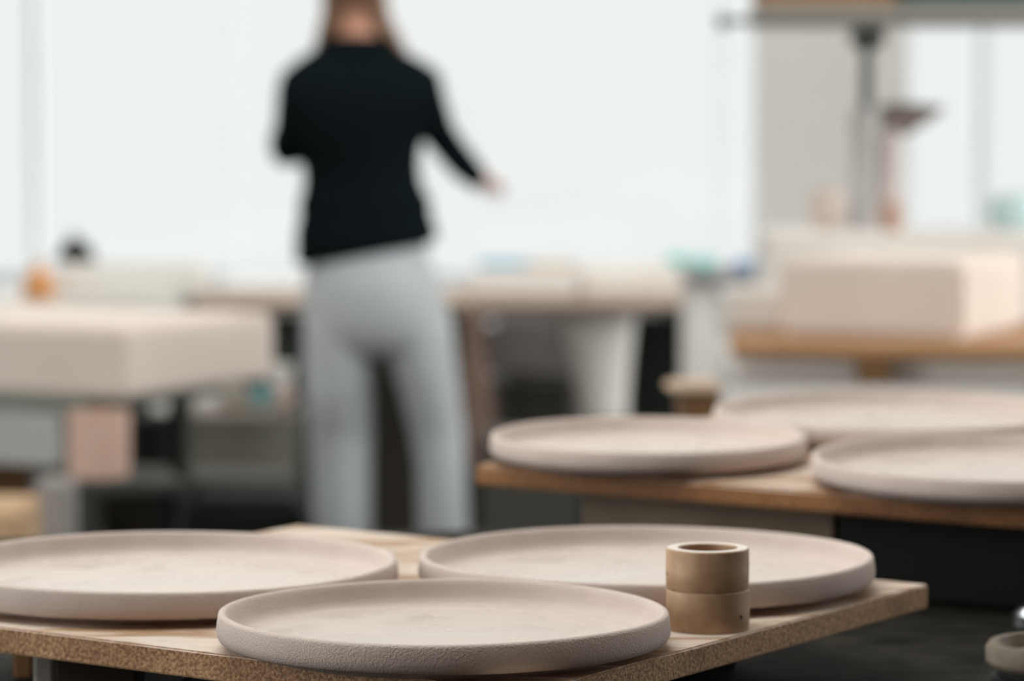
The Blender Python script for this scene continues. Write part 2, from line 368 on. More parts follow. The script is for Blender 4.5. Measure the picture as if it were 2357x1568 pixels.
def plate_at(px, py, wpx, z, label, slope=0., y0=0., **k):
    d = ray(px, py); zz_ = z + HP; t_ = (zz_ - H - slope * y0) / (d.z - slope * d.y)
    x, y = d.x * t_, d.y * t_
    return plate(x, y, wpx / F * y, z + (.0004 if slope else 0) + slope * (y - y0), label, tilt=(math.atan(slope), 0), **k)
plate_at(1021.5, 1403, 1049, ZB, 'smallest of the three plates on the low board, in front and fully in view', group='plates on the low board')
plate_at(1487, 1273, 1054, ZB, 'large plate on the low board just behind the stacked clay rings', group='plates on the low board')
plate_at(380, 1288, 1084, ZB, 'large plate on the low board, cut off by the left edge of the photo', group='plates on the low board')

def ring(cx, cy, r, z, h, label, chip=False):
    ri = r * .70
    bm = NB(); group_ = 'stacked clay rings'; pr = [(ri, .0), (r - .0006, 0.), (r, .0008), (r + .0002, h * .5), (r, h - .0008), (r - .0008, h), (ri + .0008, h), (ri, h - .0008), (ri, 0)]
    def wb(a, rr, zz):
        d = noise.noise(Vector((math.cos(a) * 2, math.sin(a) * 2, z * 40 + zz * 30))) * .0003
        if chip and zz > h * .9 and 3.6 < a < 4.6 and rr < r * .8: return (.0012 * math.sin((a - 3.6) * PI), -.0012 * abs(math.sin((a - 3.6) * 9)))
        return (d, 0)
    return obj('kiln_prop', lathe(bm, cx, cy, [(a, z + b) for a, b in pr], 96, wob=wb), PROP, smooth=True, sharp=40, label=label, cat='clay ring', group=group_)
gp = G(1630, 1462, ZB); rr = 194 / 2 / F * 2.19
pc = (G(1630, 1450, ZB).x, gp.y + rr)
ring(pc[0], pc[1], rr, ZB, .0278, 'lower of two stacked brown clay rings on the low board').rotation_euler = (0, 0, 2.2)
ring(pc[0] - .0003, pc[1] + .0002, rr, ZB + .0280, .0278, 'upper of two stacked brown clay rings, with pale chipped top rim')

# blocks between table and low board
def block(px0, px1, y, z0, z1, m, depth, name, label, cat='block', rot=0.):
    x0 = P(px0, 1560, y).x; x1 = P(px1, 1560, y).x
    return obj(name, rbox(NB(), (x0 + x1) / 2, y + depth / 2, z0, x1 - x0, depth, z1 - z0, rot, .002), m, label=label, cat=cat)
zu = ZB - TH
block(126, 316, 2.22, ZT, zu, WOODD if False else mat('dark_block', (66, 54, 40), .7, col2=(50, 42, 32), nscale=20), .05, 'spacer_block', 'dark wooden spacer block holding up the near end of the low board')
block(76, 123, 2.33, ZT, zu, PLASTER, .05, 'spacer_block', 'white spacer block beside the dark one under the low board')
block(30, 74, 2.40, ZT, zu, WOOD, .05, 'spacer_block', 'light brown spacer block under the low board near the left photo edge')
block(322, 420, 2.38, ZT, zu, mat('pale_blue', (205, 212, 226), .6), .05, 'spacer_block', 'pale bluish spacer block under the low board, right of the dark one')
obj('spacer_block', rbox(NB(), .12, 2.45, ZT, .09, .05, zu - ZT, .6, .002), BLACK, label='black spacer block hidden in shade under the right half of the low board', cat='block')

# far board on crates
ZB2 = .955
f0 = Vector((-.0345, 2.995)); f1 = Vector((.70, 2.555)); dr = (f1 - f0).normalized(); nr = Vector((-dr.y, dr.x))
b0 = f0 + nr * .78; b1 = f1 + nr * .78
SL = math.tan(math.radians(1.3)); YB2 = 2.9
def tilt_board(o):
    for v in o.data.vertices: v.co.z += SL * (v.co.y + o.location.y - YB2)
    return o
tilt_board(board('ware_board', [f0[:], f1[:], b1[:], b0[:]], ZB2, .0185, m=MDF2, label= 'higher fibreboard behind, carrying three plates on crates', bev=.0025))
plate_at(1492, 999, 732, ZB2, 'smaller plate at the left corner of the higher board', slope=SL, y0=YB2, wob=.0004, group='plates on the higher board')
plate_at(2322, 1050, 914, ZB2, 'front right plate on the higher board, cut off by the photo edge', slope=SL, y0=YB2, wob=.0004, group='plates on the higher board')
plate_at(2064, 941, 846, ZB2, 'rearmost plate on the higher board, partly behind the other two', slope=SL, y0=YB2, wob=.0004, group='plates on the higher board')
def crate(name, p0, w, dpt, z0, z1, m, label):
    c = p0 + dr * (w / 2) + nr * (dpt / 2)
    rot = math.atan2(dr.y, dr.x)
    r = thing(name, label, 'crate', (c.x, c.y, z0))
    obj('crate_base', rbox(NB(), c.x, c.y, z0, w, dpt, .006, rot), m, r)
    z1 = z1 + SL * (c.y - dpt / 2 - .12 - YB2) - .001
    for s in (-1, 1):
        q = c + nr * s * (dpt / 2 - .005); obj('side_panel', rbox(NB(), q.x, q.y, z0 + .006, w, .010, z1 - z0 - .006, rot, .001), m, r)
        q = c + dr * s * (w / 2 - .005); obj('end_panel', rbox(NB(), q.x, q.y, z0 + .006, .010, dpt - .021, z1 - z0 - .006, rot, .001), m, r)
crate('wooden_crate', f0 + nr * .05 + dr * .085, .255, .17, ZT, ZB2 - .0185, CRATE, 'greyish wooden crate under the left half of the higher board')
crate('plastic_crate', f0 + nr * .05 + dr * .345, .38, .17, ZT, ZB2 - .0185, BLACK, 'black plastic crate under the right half of the higher board')

# jar close to the camera, bottom right
jx = P(2290, 1480, 1.72).x + .043; jz = ZT
t = thing('clay_jar', 'squat dark jar with a grey clay rim in the bottom right corner', 'jar', (jx, 1.75, jz))
obj('jar_body', lathe(NB(), jx, 1.75, [(0, jz), (.034, jz), (.038, jz + .004), (.039, jz + .09), (.036, jz + .094), (.036, jz + .098), (.040, jz + .102), (.040, jz + .112), (.037, jz + .114), (.037, jz + .118), (.0, jz + .118)], 64), BLACK, t, smooth=True)
obj('jar_rim', lathe(NB(), jx, 1.75, [(0, jz + .1185), (.041, jz + .1185), (.043, jz + .121), (.043, jz + .128), (.041, jz + .131), (.037, jz + .131), (.035, jz + .128), (.033, jz + .124), (0, jz + .123)], 64), mat('grey_clay', (128, 114, 98), .7, col2=(98, 86, 74), nscale=60), t, smooth=True, label='grey clay rim')
# made-up steel weight standing in for a bluish glint on the table
sp = G(2380, 1396, ZT + .02)
obj('glint_weight', lathe(NB(), sp.x, sp.y, [(0, ZT), (.014, ZT), (.017, ZT + .004), (.017, ZT + .014), (.012, ZT + .019), (0, ZT + .020)], 32), STEEL, smooth=True, label='small steel weight added to give a bluish glint on the dark table at the right edge', cat='weight')

# ------------------------------------------------------------------ person
YP = 7.93
def Q(px, py, dy=0.): 
    p = P(px, py, YP); return Vector((p.x, YP + dy, p.z))
S = 1 / (F / YP)
def hsec(x0, x1, y, ry, dy=0., tilt=0.):
    c = Q((x0 + x1) / 2, y, dy); r = (x1 - x0) / 2 * S
    return (c, Vector((r, 0, r * tilt)), Vector((0, ry, 0)))
# body (bare figure inside the clothes)
b = NB()
hd = Q(819, -62, .01)
loft(b, [hsec(750, 960, 720, .085), hsec(730, 975, 680, .10), hsec(728, 975, 660, .105), hsec(730, 970, 630, .10), hsec(728, 955, 560, .095), hsec(740, 940, 480, .088), hsec(735, 938, 420, .085), hsec(722, 948, 330, .095), hsec(712, 960, 260, .10), hsec(705, 966, 200, .095), hsec(720, 950, 172, .08), hsec(760, 890, 140, .06), hsec(786, 858, 105, .055)])
tube(b, [Q(822, 120, .0), Q(821, 60, .005), Q(820, 0, .01)], [.054, .050, .052])
ellipsoid(b, hd + Vector((0, 0, .035)), (.075, .092, .098)); ellipsoid(b, hd + Vector((0, .035, -.045)), (.055, .060, .075))
# face looks away from the camera, towards the window (+Y)
tube(b, [hd + Vector((0, .095, .02)), hd + Vector((0, .112, -.015)), hd + Vector((0, .108, -.025))], [.008, .013, .012], 10)
ellipsoid(b, hd + Vector((0, .088, -.058)), (.024, .012, .009)); ellipsoid(b, hd + Vector((0, .082, -.095)), (.022, .018, .018))
for s in (-1, 1):
    ellipsoid(b, hd + Vector((s * .078, .0, .0)), (.010, .018, .032)); ellipsoid(b, hd + Vector((s * .032, .080, .035)), (.022, .012, .008))
# arms
LS, LE, LW = Q(688, 190), Q(664, 330, .02), Q(742, 330, .26)
RS, RE, RW = Q(965, 190), Q(1012, 318, .05), Q(1094, 407, .12)
tube(b, [Q(730, 175), LS, Q(672, 260, .01), LE], [.045, .038, .034, .028]); tube(b, [LE, LE.lerp(LW, .3), LW], [.027, .027, .021])
tube(b, [Q(920, 175), RS, Q(990, 255, .02), RE], [.045, .038, .034, .026]); tube(b, [RE, RE.lerp(RW, .3), RW], [.025, .024, .019])
def hand(wrist, d, side, nrm):
    d = d.normalized(); nrm = (nrm - d * nrm.dot(d)).normalized(); sd = d.cross(nrm).normalized() * side
    pc = wrist + d * .045
    loft(b, [(wrist - d * .01, sd * .024, nrm * .016), (wrist + d * .02, sd * .030, nrm * .015), (wrist + d * .055, sd * .037, nrm * .014), (wrist + d * .080, sd * .038, nrm * .012), (wrist + d * .088, sd * .034, nrm * .008)], 16)
    for k, (off, L) in enumerate(((-.030, .062), (-.010, .072), (.010, .067), (.029, .052))):
        o = wrist + d * .076 + sd * off; q1 = o + d * L * .5 + nrm * .006 + sd * off * .12; q2 = q1 + d * L * .3 + nrm * .014; q3 = q2 + d * L * .16 + nrm * .015
        tube(b, [o, q1, q2, q3], [.0085, .008, .0072, .0062], 10)
    o = wrist + d * .022 - sd * .026; q1 = o + d * .028 - sd * .020 + nrm * .008; q2 = q1 + d * .026 - sd * .006 + nrm * .008
    tube(b, [o, q1, q2], [.011, .0095, .0075], 10)
hand(RW, Vector((.26, .95, -.10)), 1, Vector((-.2, .1, -1)))
hand(LW, Vector((.6, .75, -.15)), -1, Vector((.2, 0, -1)))
# legs
for hx, kx, ax, ax2 in ((780, 786, 790, 792), (945, 998, 1020, 1022)):
    tube(b, [Q(hx, 700), Q((hx + kx) / 2, 850), Q(kx, 1010, .01), Q(ax, 1150, -.02), Q(ax, 1300, -.01), Q(ax2, 1415, -.005)], [.064, .062, .050, .048, .040, .036])
    tube(b, [Q(ax2, 1440, -.01), Q(ax2, 1462, .06), Q(ax2, 1470, .15)], [.036, .036, .028], 14)
person = obj('person', b, SKIN, label='person seen from behind in a dark navy sweater and pale jeans, standing before the window', cat='person', origin=(Q(880, 1490).x, YP, 0))
remesh(person, .0045, 3)
for s in (-1, 1): obj('eye', ellipsoid(NB(), hd + Vector((s * .031, .083, .018)), (.013, .011, .010), 14, 10), EYE, person, smooth=True)
# sweater
b = NB()
secs = [(728, 960, 590, .118, .17), (704, 992, 575, .130, .17), (708, 984, 545, .132, .15), (706, 978, 520, .128, .10), (716, 972, 492, .124, .05), (713, 975, 466, .124, .02), (724, 958, 438, .118, 0), (726, 948, 405, .116, 0), (718, 947, 370, .118, 0),
        (706, 950, 340, .122, 0), (692, 962, 312, .126, 0), (682, 972, 275, .128, 0), (664, 1002, 240, .126, 0), (664, 1002, 205, .118, 0), (672, 996, 176, .104, 0), (692, 975, 153, .088, 0), (716, 945, 135, .076, 0), (742, 912, 118, .070, 0), (764, 888, 100, .066, 0), (776, 874, 84, .064, 0)]
loft(b, [hsec(x0, x1, y, ry, 0., tl) for x0, x1, y, ry, tl in [(a_ - 27, b__ + 19, c_, d_, e_) for a_, b__, c_, d_, e_ in secs]], 40)
tube(b, [Q(740, 180), Q(688, 195), Q(680, 250), Q(670, 310, .015), Q(658, 350, .03)], [.055, .052, .049, .044, .040])
tube(b, [Q(662, 348, .03), Q(680, 345, .10), Q(712, 340, .20), Q(738, 332, .245)], [.037, .037, .033, .030])
ellipsoid(b, Q(640, 332, .015), (.023, .03, .044)); ellipsoid(b, Q(671, 215, .0), (.022, .035, .03)) ; ellipsoid(b, Q(663, 270, .01), (.018, .03, .02))
tube(b, [Q(920, 180), Q(970, 195), Q(984, 250, .01), Q(1006, 300, .04), Q(1016, 320, .05)], [.055, .054, .050, .042, .038])
tube(b, [Q(1010, 308, .05), Q(1036, 345, .07), Q(1064, 380, .10), Q(1092, 408, .118)], [.042, .039, .038, .032])
ellipsoid(b, Q(1004, 240, .02), (.021, .035, .03)); ellipsoid(b, Q(1044, 378, .08), (.016, .022, .014))
sw = obj('sweater', b, SWEAT, person)
remesh(sw, .007, 4)
# jeans
b = NB()
loft(b, [hsec(*q) for q in ((712, 980, 556, .112), (706, 992, 600, .122), (700, 1010, 650, .132), (697, 1028, 700, .135), (696, 1040, 745, .132), (700, 1046, 780, .12), (712, 1044, 806, .10), (740, 1020, 818, .07))], 40)
def leg(secs_): loft(b, [hsec(x0, x1, y, ry, dy) for x0, x1, y, ry, dy in secs_], 28)
leg([(708, 850, 690, .10, 0), (698, 858, 760, .105, 0), (699, 860, 830, .10, 0), (703, 858, 900, .092, 0), (709, 857, 1000, .085, .01), (716, 856, 1100, .082, 0), (722, 856, 1210, .080, -.01), (728, 866, 1320, .078, -.01), (730, 864, 1420, .078, -.01), (731, 862, 1446, .078, -.01)])
leg([(880, 1020, 690, .10, 0), (872, 1044, 760, .105, 0), (894, 1050, 830, .10, 0), (918, 1058, 900, .092, 0), (944, 1070, 1000, .085, .01), (958, 1076, 1080, .08, .0), (962, 1080, 1210, .080, -.01), (962, 1084, 1320, .078, -.01), (962, 1086, 1420, .078, -.01), (962, 1086, 1446, .078, -.01)])
je = obj('jeans', b, DENIM, person)
remesh(je, .007, 5)
for px in (792, 1022):
    b = NB(); loft(b, [(Q(px, 1478, y), Vector((w, 0, 0)), Vector((0, 0, hh))) for y, w, hh in ((-.075, .02, .02), (-.06, .036, .040), (0, .042, .046), (.07, .044, .036), (.15, .046, .028), (.19, .032, .018), (.2, .015, .01))], 20)
    for v in b.verts: v.co.z = max(v.co.z, .012)
    s_ = obj('shoe', b, SHOE, person, smooth=True)
    so = NB(); x = Q(px, 1478).x
    loft(so, [(Vector((x, YP + .06, z)), Vector((w, 0, 0)), Vector((0, .145, 0))) for z, w in ((.001, .045), (.004, .048), (.012, .048))], 24)
    obj('sole', so, SOLE, s_, smooth=True)
# hair: parted over both shoulders, nape bare
b = NB()
ellipsoid(b, hd + Vector((0, -.012, .045)), (.090, .098, .105))
tube(b, [hd + Vector((-.060, .0, .05)), Q(776, -20, -.03), Q(768, 40, -.015), Q(754, 80, .01), Q(736, 116, .05)], [.045, .036, .030, .028, .020])
tube(b, [hd + Vector((.060, .0, .05)), Q(862, -20, -.03), Q(872, 40, -.015), Q(892, 80, .01), Q(918, 118, .05)], [.045, .034, .028, .027, .020])
tube(b, [Q(752, 100, .06), Q(745, 150, .11)], [.026, .02]); tube(b, [Q(898, 100, .06), Q(905, 150, .11)], [.026, .02])
tube(b, [Q(790, -50, -.07), Q(800, -10, -.055), Q(795, 15, -.045)], [.035, .026, .012]); tube(b, [Q(850, -50, -.07), Q(840, -10, -.055), Q(848, 15, -.045)], [.035, .024, .012])
hr = obj('hair', b, HAIR, person, label='long brown hair')
remesh(hr, .006, 3)

# ------------------------------------------------------------------ left side: slab table and clutter
fc = P(280, 755, 6.0); r2 = P(622, 716, 6.5); zt = fc.z
u = Vector((r2.x - fc.x, r2.y - fc.y)).normalized(); v = Vector((-u.y, u.x))
q0 = Vector((fc.x, fc.y)); ZTAB = .764
zt_ = zt
pts = [q0, q0 + u * .575, q0 + u * .575 + v * .62, q0 + v * .62]
obj('plaster_slab', prism(NB(), [p[:] for p in pts], ZTAB, zt_, .012), PLASTERW, smooth=True, label='thick pale plaster slab with a rounded corner on the left table', cat='slab')
ctr = q0 + u * .27 + v * .31; rot = math.atan2(u.y, u.x)
t = thing('slab_table', 'grey metal table with greenish edge under the thick plaster slab', 'table', (ctr.x, ctr.y, 0))
obj('table_top', rbox(NB(), (ctr + v * .03).x, (ctr + v * .03).y, ZTAB - .03, .50, .50, .03, rot, .003), mat('green_grey', (120, 130, 118), .5), t)
legs4(t, (ctr + v * .03 - u * .03).x, (ctr + v * .03 - u * .03).y, .36, .42, rot, ZTAB - .03, .035, DARKM)
ap = P(0, 980, 5.85)
tmp = ctr - v * 0 
pa = q0 - u * .02 + v * .25
obj('side_panel', prism(NB(), [(q0 + v * .14 + u * -.000)[:], (q0 + v * .14 + u * .018)[:], (q0 + v * .60 + u * .018)[:], (q0 + v * .60 + u * -.000)[:]], ZTAB - .13, ZTAB - .0305), GREYP, t, label='pale grey side panel')

def gbox(name, px0, px1, pyt, pyb, Y, depth, m, label, cat, rot=0., bev=.006, zb=None, parent=None, z1=None):
    """box whose front face fills px0..px1, pyt..pyb at depth Y"""
    a = P(px0, pyt, Y); c = P(px1, pyb, Y); z0 = c.z if zb is None else zb; zt = a.z if z1 is None else z1
    return obj(name, rbox(NB(), (a.x + c.x) / 2, Y + depth / 2, z0, c.x - a.x, depth, zt - z0, rot, bev), m, smooth=True, label=label, cat=cat)
def gcan(name, px0, px1, pyt, pyb, Y, m, label, cat, zb=None, taper=.9, lid=None, z1=None, rimm=None):
    a = P(px0, pyt, Y); c = P(px1, pyb, Y); z0 = c.z if zb is None else zb; z1 = a.z if z1 is None else z1; r = (c.x - a.x) / 2; x = (a.x + c.x) / 2; h = z1 - z0
    root = thing(name, label, cat, (x, Y, z0))
    obj('body', lathe(NB(), x, Y, [(0, z0), (r * taper, z0), (r * (taper + .02), z0 + .01 * h), (r, z1 - .03 * h), (r * 1.04, z1 - .03 * h), (r * 1.04, z1), (r * .95, z1), (r * .94, z1 - .05 * h), (r * taper * .94, z0 + .04 * h), (0, z0 + .04 * h)], 40), m, root, smooth=True)
    if lid: obj('lid', lathe(NB(), x, Y, [(0, z1 + .001), (r * 1.06, z1 + .001), (r * 1.06, z1 + .012), (r * .9, z1 + .02), (0, z1 + .024)], 40), lid, root, smooth=True)
    return root

# stool with pinkish tub in front of the table, left
st = P(228, 1110, 5.75)
t = thing('low_stool', 'dark low stool under the pinkish clay tub', 'stool', (st.x, 5.85, 0))
obj('seat', rbox(NB(), st.x, 5.85, st.z - .025, .26, .22, .025, .2, .006), DARKM, t)
for dx, dy in ((-1, -1), (1, -1), (1, 1), (-1, 1)):
    obj('leg', rbox(NB(), st.x + dx * .105 - .0, 5.85 + dy * .085, 0, .025, .025, st.z - .0255, .2, .003), BLACK, t)
gcan('clay_tub', 155, 300, 948, 1110, 5.85, PINK, 'pinkish clay-smeared tub standing on the low stool', 'tub', zb=st.z, taper=.95)
gbox('grey_box', 78, 162, 1112, 1300, 5.45, .1, mat('grey_lilac', (150, 142, 138), .7), 'upright greyish box beside the low stool', 'box', zb=0.)
gbox('cardboard_box', -160, 44, 1180, 1500, 5.0, .25, mat('tan_card', (190, 156, 120), .8), 'tan cardboard box on the floor at the left photo edge', 'box', zb=0)
gbox('cardboard_box', -260, 140, 1040, 1400, 6.3, .3, WOODD, 'dark brown box in the shade under the slab table', 'box', zb=0.)
gcan('waste_bin', 300, 400, 975, 1300, 7.1, BLACK, 'narrow black bin left of the big grey bin', 'bin', zb=0, lid=BLACK)
gcan('storage_bin', 405, 690, 955, 1400, 7.6, BINGREY, 'big grey round bin behind the slab table corner', 'bin', zb=0, lid=mat('bin_lid', (120, 110, 100), .6))
zl = P(500, 955, 7.6).z + .0245
gbox('folded_sack', 500, 575, 900, 950, 7.5, .12, mat('sack', (150, 142, 130), .9), 'greyish folded sack on the big bin lid', 'sack', zb=zl, bev=.012)
gbox('sponge_pack', 578, 622, 893, 950, 7.52, .08, mat('dull_teal', (110, 160, 160), .7), 'teal pack on the big bin lid', 'pack', zb=zl, bev=.01)
gbox('cloth_bundle', 628, 676, 890, 950, 7.52, .08, mat('pale_rose', (196, 176, 166), .9), 'pale pinkish bundle under the white bowl on the big bin', 'bundle', zb=zl, bev=.012)
a = P(628, 890, 7.52)
gcan('white_bowl', 612, 676, 838, 888, 7.56, WHITE, 'small white bowl resting on top of the bundles beside the slab', 'bowl', zb=a.z, taper=.7)
gbox('low_crate', 236, 660, 1108, 1300, 6.6, .3, mat('crate_grey', (74, 70, 64), .8, col2=(58, 54, 48), nscale=9), 'low dark grey crate on the floor in front of the bins', 'crate', zb=0)
gbox('tool_case', 420, 700, 1150, 1400, 6.2, .25, BLACKGREEN, 'black tool case on the floor before the grey crate', 'case', zb=0, bev=.02)

# long back table behind the slab and the person
def back_table(name, x0, x1, y0, y1, ztop, label, legs, mt=WOOD, ml=WHITE):
    cx, cy = (x0 + x1) / 2, (y0 + y1) / 2
    t = thing(name, label, 'table', (cx, cy, 0))
    obj('table_top', box(NB(), (x0, y0, ztop - .022), (x1, y1, ztop), .003), mt, t)
    obj('apron', box(NB(), (x0 + .08, y0 + .05, ztop - .045), (x1 - .08, y0 + .075, ztop - .0305), .002), ml, t)
    for lx, w in legs:
        for ly in (y0 + .06 + w / 2, y1 - .08):
            obj('leg', rbox(NB(), lx, ly, 0, w, w, ztop - .0305 if True else 0, 0, .004), ml, t)
    return t
zc = .80
yA = 8.75
back_table('back_table', P(440, 690, yA).x, P(1590, 712, yA).x, yA, 9.5, zc, 'long brown-edged table behind the person, crowded with white packs', [(P(470, 700, yA).x, .06)], mat('worn_edge', (182, 160, 142), .7), WHITE)
# white rounded pedestal leg on its right end
lx = P(1398, 800, 8.7).x
ped = NB(); pr = []
for k in range(12):
    f = k / 11; z = (zc - .031) * f; w = .062 + .07 * max(0, (f - .55) / .45) ** 2
    pr.append((w, z))
loft(ped, [(Vector((lx - (w - .062) * .6, yA + .2, z)), Vector((w * 1.0, 0, 0)), Vector((0, .06, 0))) for w, z in pr], 24)
obj('table_pedestal', ped, PLASTER, smooth=True, label='white flared pedestal under the right end of the long table', cat='pedestal')
# bins below
gcan('storage_bin', 1118, 1345, 745, 1500, 9.62, mat('bin_mid', (104, 100, 88), .6), 'grey round bin with light lid under the long table', 'bin', zb=0, z1=.52, lid=GREYP)
gbox('paper_stack', 1118, 1338, 728, 850, 9.45, .3, mat('cool_grey', (235, 230, 228), .8), 'pale grey stack on the bin under the long table', 'stack', zb=.548, bev=.03)
gbox('black_cabinet', 1462, 1582, 735, 1500, 9.1, .35, BLACKGREEN, 'tall black-green cabinet under the right end of the long table', 'cabinet', zb=0, bev=.01)
gbox('black_cabinet', 620, 720, 735, 1500, 9.0, .35, mat('deep_green', (60, 68, 60), .6), 'dark green cabinet left of the person behind the grey bin', 'cabinet', zb=0, bev=.01, z1=.74)
gbox('dark_partition', 820, 1120, 800, 1500, 9.25, .05, mat('dark_brown', (60, 54, 42), .7), 'dark brown board leaning upright under the long table behind the legs', 'board', zb=0, bev=.003, z1=.71)
gbox('dark_crate', 1110, 1340, 1010, 1500, 7.9, .3, mat('dk2', (72, 70, 62), .7), 'dark grey crate on the floor right of the person', 'crate', zb=0)
gbox('dark_crate', 1345, 1560, 990, 1500, 8.4, .3, BLACK, 'black crate on the floor below the white pedestal', 'crate', zb=0)
gbox('darkening_bench', 60, 1640, 800, 1500, 10.3, .35, mat('dark_bench', (52, 50, 44), .7), 'long low bench added to darken the wall under the back windows', 'bench', zb=0, bev=.01, z1=.70)  # made-up bench, put in to darken the wall below the sill
# brown pink cloth hanging off the table edge right of the person
ap_ = NB(); 
cl = []
yy = yA - .025
for i in range(10):
    f = i / 9; pyy = 706 + f * 380
    c = P(1085 + 16 * f, pyy, yy); w = (24 + 26 * f) * S * 1.08
    cl.append((Vector((c.x, yy, c.z)), Vector((w, 0, 0)), Vector((0, .016 + .004 * math.sin(i * 2), 0))))
loft(ap_, cl, 20)
obj('hanging_apron', ap_, mat('rose_cloth', (140, 112, 100), .9, col2=(110, 92, 80), nscale=6), smooth=True, label='dusty rose-brown apron hanging from the long table edge beside the person', cat='apron')

# packs on the long table
def pack(px0, px1, pyt, Y, depth, m, label, name='white_pack', cat='pack', zb=None, bev=.015, rot=0):
    return gbox(name, px0, px1, pyt, 700, Y, depth, m, label, cat, zb=zc if zb is None else zb, bev=bev, rot=rot)
pack(130, 470, 606, 8.75 + .1, .25, mat('off_white', (226, 222, 216), .8), 'long off-white wrapped block behind the plaster slab', zb=.80)
lt = thing('side_table', 'pale table at the left carrying the long wrapped block', 'table', (-1.2, 9.1, 0))
obj('table_top', box(NB(), (-1.75, 8.7, .77), (-.89, 9.45, .80), .003), WHITE, lt)
for x in (-1.7, -.94):
    for y in (8.76, 9.39): obj('leg', rbox(NB(), x, y, 0, .05, .05, .7695), WHITE, lt)
pack(1075, 1330, 622, 8.9, .3, mat('wp2', (228, 222, 216), .8), 'wide whitish pack at the near edge of the long table')
pack(1335, 1590, 612, 8.95, .3, PLASTER, 'tall white block at the right end of the long table')
pack(500, 690, 640, 9.0, .25, mat('wp3', (232, 232, 230), .8), 'white pack on the long table left of the person')
z_a = P(1200, 622, 8.9).z
gbox('blue_tray', 1100, 1215, 604, 622, 9.0, .12, mat('pale_blue_tray', (120, 170, 190), .6), 'thin pale blue tray on the wide whitish pack', 'tray', zb=z_a, bev=.003)
gbox('wood_slat', 1215, 1330, 608, 622, 8.95, .12, mat('tan_slat', (200, 178, 150), .7), 'thin tan slat on the wide whitish pack', 'slat', zb=z_a, bev=.003)
z_b = P(1600, 612, 8.95).z
gbox('green_cloth', 1540, 1640 - 52, 588, 612, 9.0, .15, TEAL, 'bright teal folded cloth on the white block near the window post', 'cloth', zb=z_b, bev=.008)

# orange bottle and black lamp on the left
zo = .80
t = thing('orange_bottle', 'orange bottle standing by the long wrapped block at the left', 'bottle', (P(90, 650, 8.74).x, 8.76, zo))
x = P(90, 650, 8.76).x
obj('bottle_body', lathe(NB(), x, 8.76, [(0, zo), (.04, zo), (.044, zo + .006), (.044, zo + .055), (.03, zo + .07), (.016, zo + .078), (.016, zo + .09), (0, zo + .09)], 32), ORANGE, t, smooth=True)
obj('cap', lathe(NB(), x, 8.76, [(0, zo + .0905), (.018, zo + .0905), (.018, zo + .108), (0, zo + .11)], 24), mat('pale_orange', (240, 200, 160), .5), t, smooth=True)
zd = P(300, 606, 8.85).z
x = P(172, 580, 8.95).x
t = thing('desk_lamp', 'black domed object on the long wrapped block at the left', 'lamp', (x, 8.95, zd))
t['label'] = 'black dome-shaped shade lying on the long wrapped block at the left'
obj('lamp_shade', lathe(NB(), x, 8.97, [(.0, zd + .062), (.018, zd + .060), (.035, zd + .048), (.048, zd + .025), (.056, zd + .001), (.052, zd + .001), (.03, zd + .04), (0, zd + .052)], 32), BLACK, t, smooth=True)
obj('lamp_neck', tube(NB(), [(x, 8.97, zd + .064), (x - .01, 8.97, zd + .075)], [.010, .008], 12), GREY, t, smooth=True)

# ------------------------------------------------------------------ right side
ZR = .82
t = thing('plaster_table', 'pale grey table behind the higher board, carrying boxes', 'table', (.9, 5.6, 0))
tp = [(.27, 4.42), (1.75, 4.25), (1.85, 7.3), (.50, 7.3)]
obj('table_top', prism(NB(), tp, ZR - .03, ZR, .003), mat('dusty_grey', (160, 156, 151), .8, col2=(176, 170, 164), nscale=4), t)
for x, y in ((.36, 4.55), (1.66, 4.4), (1.76, 7.2), (.58, 7.2)): obj('leg', rbox(NB(), x, y, 0, .06, .06, ZR - .0305), GREYP, t)
# wooden block left end
gb = P(1542, 892, 4.55)
t = thing('wooden_block', 'small brown wooden block with pale top beside the rearmost plate', 'block', (P(1590, 920, 4.55).x, 4.6, ZR))
obj('block_body', rbox(NB(), P(1592, 920, 4.58).x + .012, 4.66, ZR, .055, .07, gb.z - .014 - ZR, .1, .002), WOODD, t)
obj('block_top', rbox(NB(), P(1592, 920, 4.58).x + .005, 4.66, gb.z - .0138, .07, .085, .0138, .1, .004), mat('pale_top', (206, 178, 152), .7), t, label='pale wooden cap')
# raised plank with two posts
ZP = P(2000, 790, 5.7).z
t = thing('raised_plank', 'long brown plank raised on posts, under the big beige box', 'plank', (1.0, 5.9, ZR))
pl = [(P(1682, 790, 5.68).x, 5.68), (1.55, 5.50), (1.60, 6.40), (P(1682, 790, 5.75).x + .04, 6.40)]
obj('plank', prism(NB(), pl, ZP - .020, ZP, .002), WOOD, t)
for x, y in ((P(2010, 840, 5.68).x, 5.667), (1.48, 5.60), (P(2010, 840, 5.75).x, 6.3)):
    obj('post', rbox(NB(), x, y, ZR, .062, .04, ZP - .0205 - ZR, 0, .002), WOODD, t)
obj('added_white_filler', prism(NB(), [(P(1690, 820, 5.78).x, 5.745), (1.42, 5.575), (1.42, 6.24), (P(1690, 820, 5.78).x, 6.24)], ZR, ZP - .0205 - .006, .003), PLASTER, label='low white filler added to lighten the gap under the raised plank between its posts', cat='tray')  # made-up white box that lightens the shaded gap under the plank
cbx = P(2216, 605, 5.78)
rot = math.radians(24)
hgt = P(2216, 603, 5.78).z - ZP
ax = Vector((math.cos(PI - rot), math.sin(PI - rot))); bx_ = Vector((math.sin(PI - rot), -math.cos(PI - rot)))
p0 = Vector((cbx.x, 5.78))
p1 = p0 + ax * .345; p3 = p0 + Vector((math.sin(rot), math.cos(rot))) * .42; p2 = p1 + (p3 - p0)
